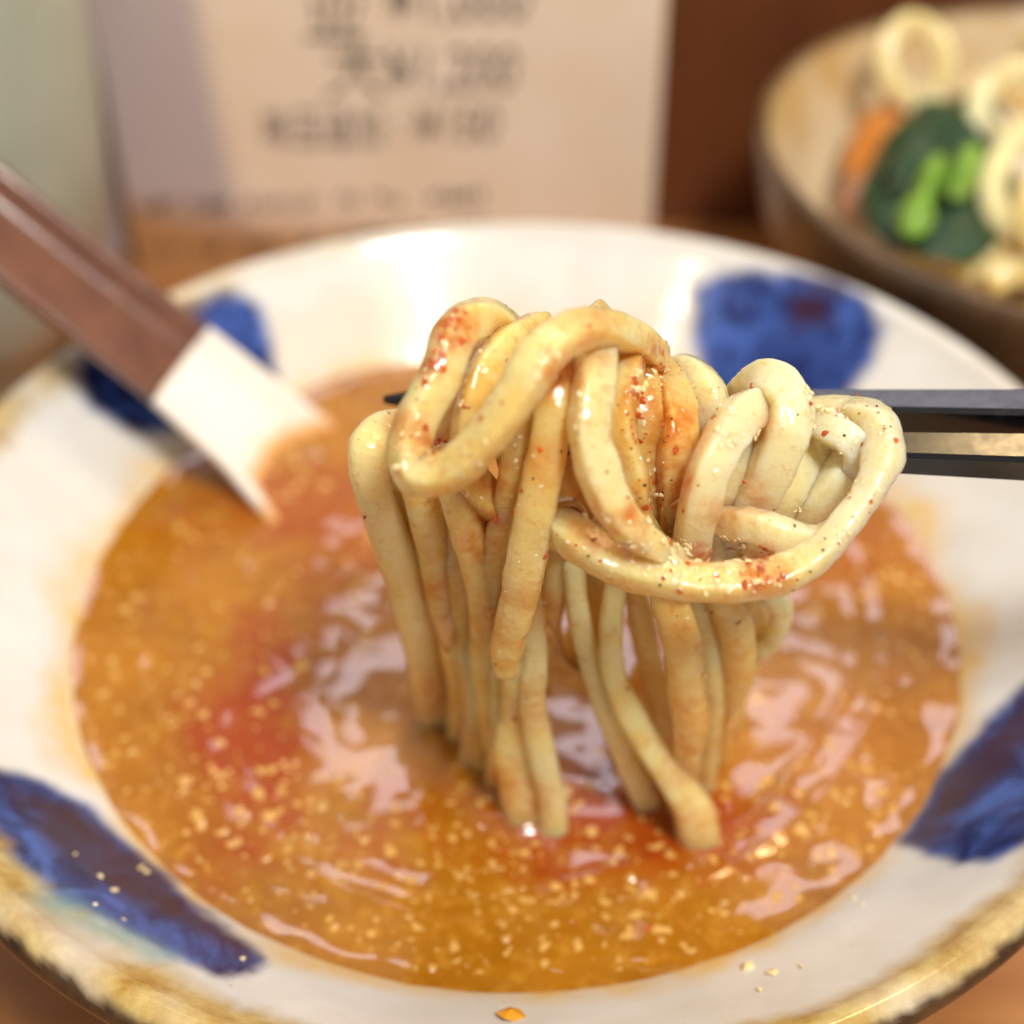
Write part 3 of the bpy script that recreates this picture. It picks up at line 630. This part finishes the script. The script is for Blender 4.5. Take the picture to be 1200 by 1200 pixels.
# ================================================================== GREEN CUP and PALE BOX
cc = (-.166, .168)
cup_p = smooth_profile([(.0005, .006), (.022, .007), (.036, .022), (.046, .05), (.050, .085), (.0515, .127), (.0525, .1285), (.0535, .127), (.053, .085), (.049, .048), (.040, .020), (.030, .006), (.028, .0), (.025, 0), (.024, .002), (.0005, .003)], .003)
m_cel = Mat('celadon_glaze'); nc = m_cel.noise(60, 3)
celadon = m_cel.set(Base_Color=m_cel.mix(m_cel.ramp(nc, [(.3, 0), (.7, 1)]), (.40, .43, .34), (.45, .47, .38)), Roughness=.3, Coat_Weight=.3)
o = mk('tea_cup', *lathe(cup_p, 96, cc), celadon); tag(o, 'grey green glazed tea cup behind the spoon handle', 'cup')
def bevel_box(name, b, mat, r):
    ob = mk(name, *box(*b), mat, smooth=False); bm = bmesh.new(); bm.from_mesh(ob.data)
    bmesh.ops.bevel(bm, geom=list(bm.edges), offset=r, segments=3, affect='EDGES', profile=.6); bm.to_mesh(ob.data); bm.free()
    return ob
o = bevel_box('napkin_box', (-.215, -.1236, .222, .244, 0, .11), simple('lavender_paper', (.50, .40, .385), .5, .08, 30), .002)
tag(o, 'pale lavender grey box standing between the tea cup and the menu card', 'box')

# ================================================================== SIDE BOWL with noodles and greens
BC, BR, BH = np.array([.1570, .1460]), .092, .080
bp_in = smooth_profile([(.0005, .020), (.03, .023), (.052, .030), (.072, .047), (.0855, .0715), (.0900, .0795)], .002)
bp_out = smooth_profile([(.0900, .0795), (.0918, .0803), (.0932, .0788), (.0925, .072), (.0885, .055), (.077, .032), (.061, .014), (.046, .005), (.039, 0), (.035, 0), (.034, .003), (.0005, .004)], .0025)
bprof = np.vstack([bp_in, bp_out[1:]]); V2, F2 = lathe(bprof, 200, BC, wob=.004, wobz=.0006, ph=1)
i2 = np.tile(np.arange(len(bprof)), 200); V2a = np.array(V2); r2 = np.hypot(V2a[:, 0]-BC[0], V2a[:, 1]-BC[1])
n2 = np.array([fbm(v, 45, 2) for v in V2])
edge2 = np.where(i2 < len(bp_in), np.clip((r2-.078+n2*.012)/.012, 0, 1), 0)
out2 = np.clip((i2-(len(bp_in)-2))/1.5, 0, 1)
M = Mat('ash_glaze'); c = M.mix(M.ramp(M.noise(70, 4), [(.3, 0), (.7, 1)]), (.62, .54, .40), (.56, .46, .30))
c = M.mix(M.math('MULTIPLY', M.attr('edge'), .85), c, (.42, .25, .07))
br = M.mix(M.ramp(M.noise(45, 5, .6), [(.3, 0), (.7, 1)]), (.055, .032, .018), (.15, .085, .035))
c = M.mix(M.attr('outside'), c, br)
o = mk('side_bowl', V2, F2, M.set(Base_Color=c, Roughness=.3, Coat_Weight=.3, Coat_Roughness=.15, Normal=M.bump(M.noise(120, 3), .15, .001)), attrs=dict(edge=edge2, outside=out2))
tag(o, 'brown glazed bowl with ash coloured inside holding pale noodles and greens', 'bowl')
def at(px, py, z): return onz(px, py, z)
def side_noodle(pts, w, label, mat='pale'):
    path = [(*at(px, py, z*.001), w*.00088) for px, py, z in pts]
    VV, FF, _ = ribbon(path, flat=.8, seg=14); ob = mk('noodle', VV, FF, NM[mat])
    tag(ob, label, 'noodle', 'noodles in the side bowl'); return ob
side_noodle([(1110, 190, 62), (1075, 125, 70), (1044, 96, 76), (1038, 55, 84), (1066, 26, 89), (1098, 44, 87), (1108, 85, 79), (1090, 118, 72), (1100, 170, 64)], 7, 'pale noodle standing up in a ring at the edge of the side bowl', 'white')
side_noodle([(1130, 230, 68), (1140, 170, 78), (1150, 115, 86), (1185, 84, 92), (1235, 90, 92), (1255, 130, 88), (1225, 165, 84), (1180, 165, 82), (1150, 140, 80)], 7.5, 'pale noodle coiled on top above the green leaf', 'white')
side_noodle([(1210, 140, 88), (1180, 175, 86), (1162, 215, 82), (1172, 255, 78), (1215, 275, 76), (1260, 250, 78)], 7.5, 'pale noodle hanging down beside the green leaf', 'white')
side_noodle([(1260, 180, 86), (1225, 205, 86), (1205, 240, 82), (1220, 290, 76), (1265, 300, 74)], 7.5, 'pale noodle folded behind the one hanging beside the leaf', 'pale')
side_noodle([(1120, 322, 66), (1155, 300, 69), (1195, 286, 72), (1245, 292, 72), (1290, 310, 70)], 8, 'pale noodle resting along the near wall of the side bowl', 'pale')
side_noodle([(1155, 335, 66), (1190, 318, 69), (1230, 322, 70), (1280, 340, 68)], 8, 'pale noodle lowest against the near rim of the side bowl', 'pale')
side_noodle([(1120, 60, 60), (1150, 40, 66), (1190, 42, 70), (1235, 55, 72), (1280, 60, 70)], 8, 'pale noodle lying along the far wall of the side bowl', 'pale')
side_noodle([(1165, 270, 62), (1200, 230, 66), (1240, 200, 68), (1290, 190, 66)], 8, 'pale noodle buried under the coiled strands', 'pale')
side_noodle([(1130, 120, 58), (1160, 95, 64), (1200, 120, 66), (1250, 150, 66), (1290, 150, 64)], 8, 'pale noodle crossing beneath the coiled strand', 'pale')
# bed of noodles below, too buried to tell apart
VV, FF = [], []
for k in range(26):
    a = random.uniform(0, 6.28); r0 = random.uniform(0, .045); cx, cy = BC[0]+.012+r0*math.cos(a), BC[1]+r0*math.sin(a); th = random.uniform(0, 6.28)
    path = []
    for i in range(6):
        t = (i/5-.5)*.06; x = cx+t*math.cos(th)+.008*math.sin(i*1.7+k); y = cy+t*math.sin(th)+.008*math.cos(i*1.3+k)
        rr = math.hypot(x-BC[0], y-BC[1]); lim = .066
        if rr > lim: x, y = BC[0]+(x-BC[0])*lim/rr, BC[1]+(y-BC[1])*lim/rr
        path.append((x, y, .036+.012*(1-rr/lim)+.003*math.sin(k+i), .0075))
    v, f, _ = ribbon(path, rings=30, seg=10, flat=.85); k0 = len(VV); VV += v; FF += [tuple(q+k0 for q in g) for g in f]
o = mk('noodle_bed', VV, FF, NM['pale']); tag(o, 'tangled bed of pale noodles filling the bottom of the side bowl', 'noodles', kind='stuff')
# greens
def leaf(outline, zc, label, mat, thick, amp, name, cat, group=None, puff=.006):
    """outline in pixels on a plane at height zc; crumpled thick sheet"""
    P = np.array([at(x, y, zc) for x, y in outline]); cen = P.mean(0); n = len(outline)*6
    ring = catmull(np.vstack([P, P[:1]]), n+1)[:-1]; Rr = 12; VV = []; FF = []
    for side in (1, -1):
        for k in range(Rr):
            f = 1-(k/(Rr-1))**1.4
            for q in ring:
                p = cen+(q-cen)*f; w = mnoise.noise(Vector(p)*70)*amp+mnoise.noise(Vector(p)*160)*amp*.4
                VV.append(p+np.array([0, 0, w*(.4+.6*(1-f))+puff*(1-f**2)*(1 if side > 0 else .3)+side*thick*(1-f**6)*.5]))
    for s in range(2):
        o0 = s*Rr*n
        for k in range(Rr-1):
            for j in range(n): FF.append((o0+k*n+j, o0+k*n+(j+1) % n, o0+(k+1)*n+(j+1) % n, o0+(k+1)*n+j))
    bm = bmesh.new(); vs = [bm.verts.new(v) for v in VV]
    for f in FF: bm.faces.new([vs[i] for i in f])
    bmesh.ops.remove_doubles(bm, verts=bm.verts, dist=1e-5); bmesh.ops.recalc_face_normals(bm, faces=bm.faces)
    me = bpy.data.meshes.new(name); bm.to_mesh(me); bm.free(); me.polygons.foreach_set('use_smooth', [True]*len(me.polygons)); me.materials.append(mat)
    ob = bpy.data.objects.new(name, me); COL.objects.link(ob); tag(ob, label, cat, group); return ob
m_leaf = simple('dark_leaf', (.020, .070, .028), .45, .6, 120)
m_stem = simple('green_stem', (.22, .42, .05), .35, .5, 140, Subsurface_Weight=.3, Subsurface_Radius=(.003, .004, .001))
m_carrot = simple('carrot_orange', (.62, .22, .03), .35, .3, 120, Subsurface_Weight=.2, Subsurface_Radius=(.004, .002, .001), Coat_Weight=.3)
m_meat = simple('braised_meat', (.42, .20, .11), .4, .4, 140, Coat_Weight=.4)
leaf([(1005, 228), (1045, 150), (1105, 112), (1165, 120), (1190, 200), (1170, 280), (1130, 310), (1070, 303), (1020, 270)], .074, 'dark green boiled leaf heaped beside the coiled noodles', m_leaf, .004, .006, 'leaf', 'leaf')
leaf([(1040, 200), (1075, 150), (1110, 135), (1125, 150), (1100, 185), (1070, 222), (1048, 232)], .080, 'dark green leaf fold standing over the boiled leaf', m_leaf, .003, .007, 'leaf', 'leaf', None, .003)
leaf([(1065, 228), (1080, 200), (1098, 186), (1112, 192), (1106, 218), (1090, 240), (1074, 246)], .083, 'bright green cut stem lying on the dark leaf', m_stem, .005, .004, 'stem', 'stem', 'green stems on the leaf', .003)
leaf([(1108, 215), (1118, 188), (1138, 176), (1152, 186), (1148, 212), (1130, 232), (1112, 236)], .084, 'bright green stem curled against the coiled noodle', m_stem, .005, .004, 'stem', 'stem', 'green stems on the leaf', .003)
leaf([(1048, 256), (1062, 238), (1086, 240), (1096, 260), (1078, 277), (1056, 273)], .080, 'small yellow green stem end at the lower edge of the leaf', m_stem, .005, .003, 'stem', 'stem', 'green stems on the leaf', .003)
leaf([(985, 200), (1000, 150), (1035, 125), (1065, 135), (1060, 170), (1035, 205), (1010, 222)], .062, 'orange carrot piece between the dark leaf and the bowl wall', m_carrot, .006, .003, 'carrot', 'carrot', None, .004)
leaf([(975, 235), (1000, 218), (1035, 225), (1050, 255), (1020, 268), (985, 258)], .064, 'brown piece of meat tucked under the leaf by the bowl wall', m_meat, .006, .003, 'meat', 'meat', None, .003)
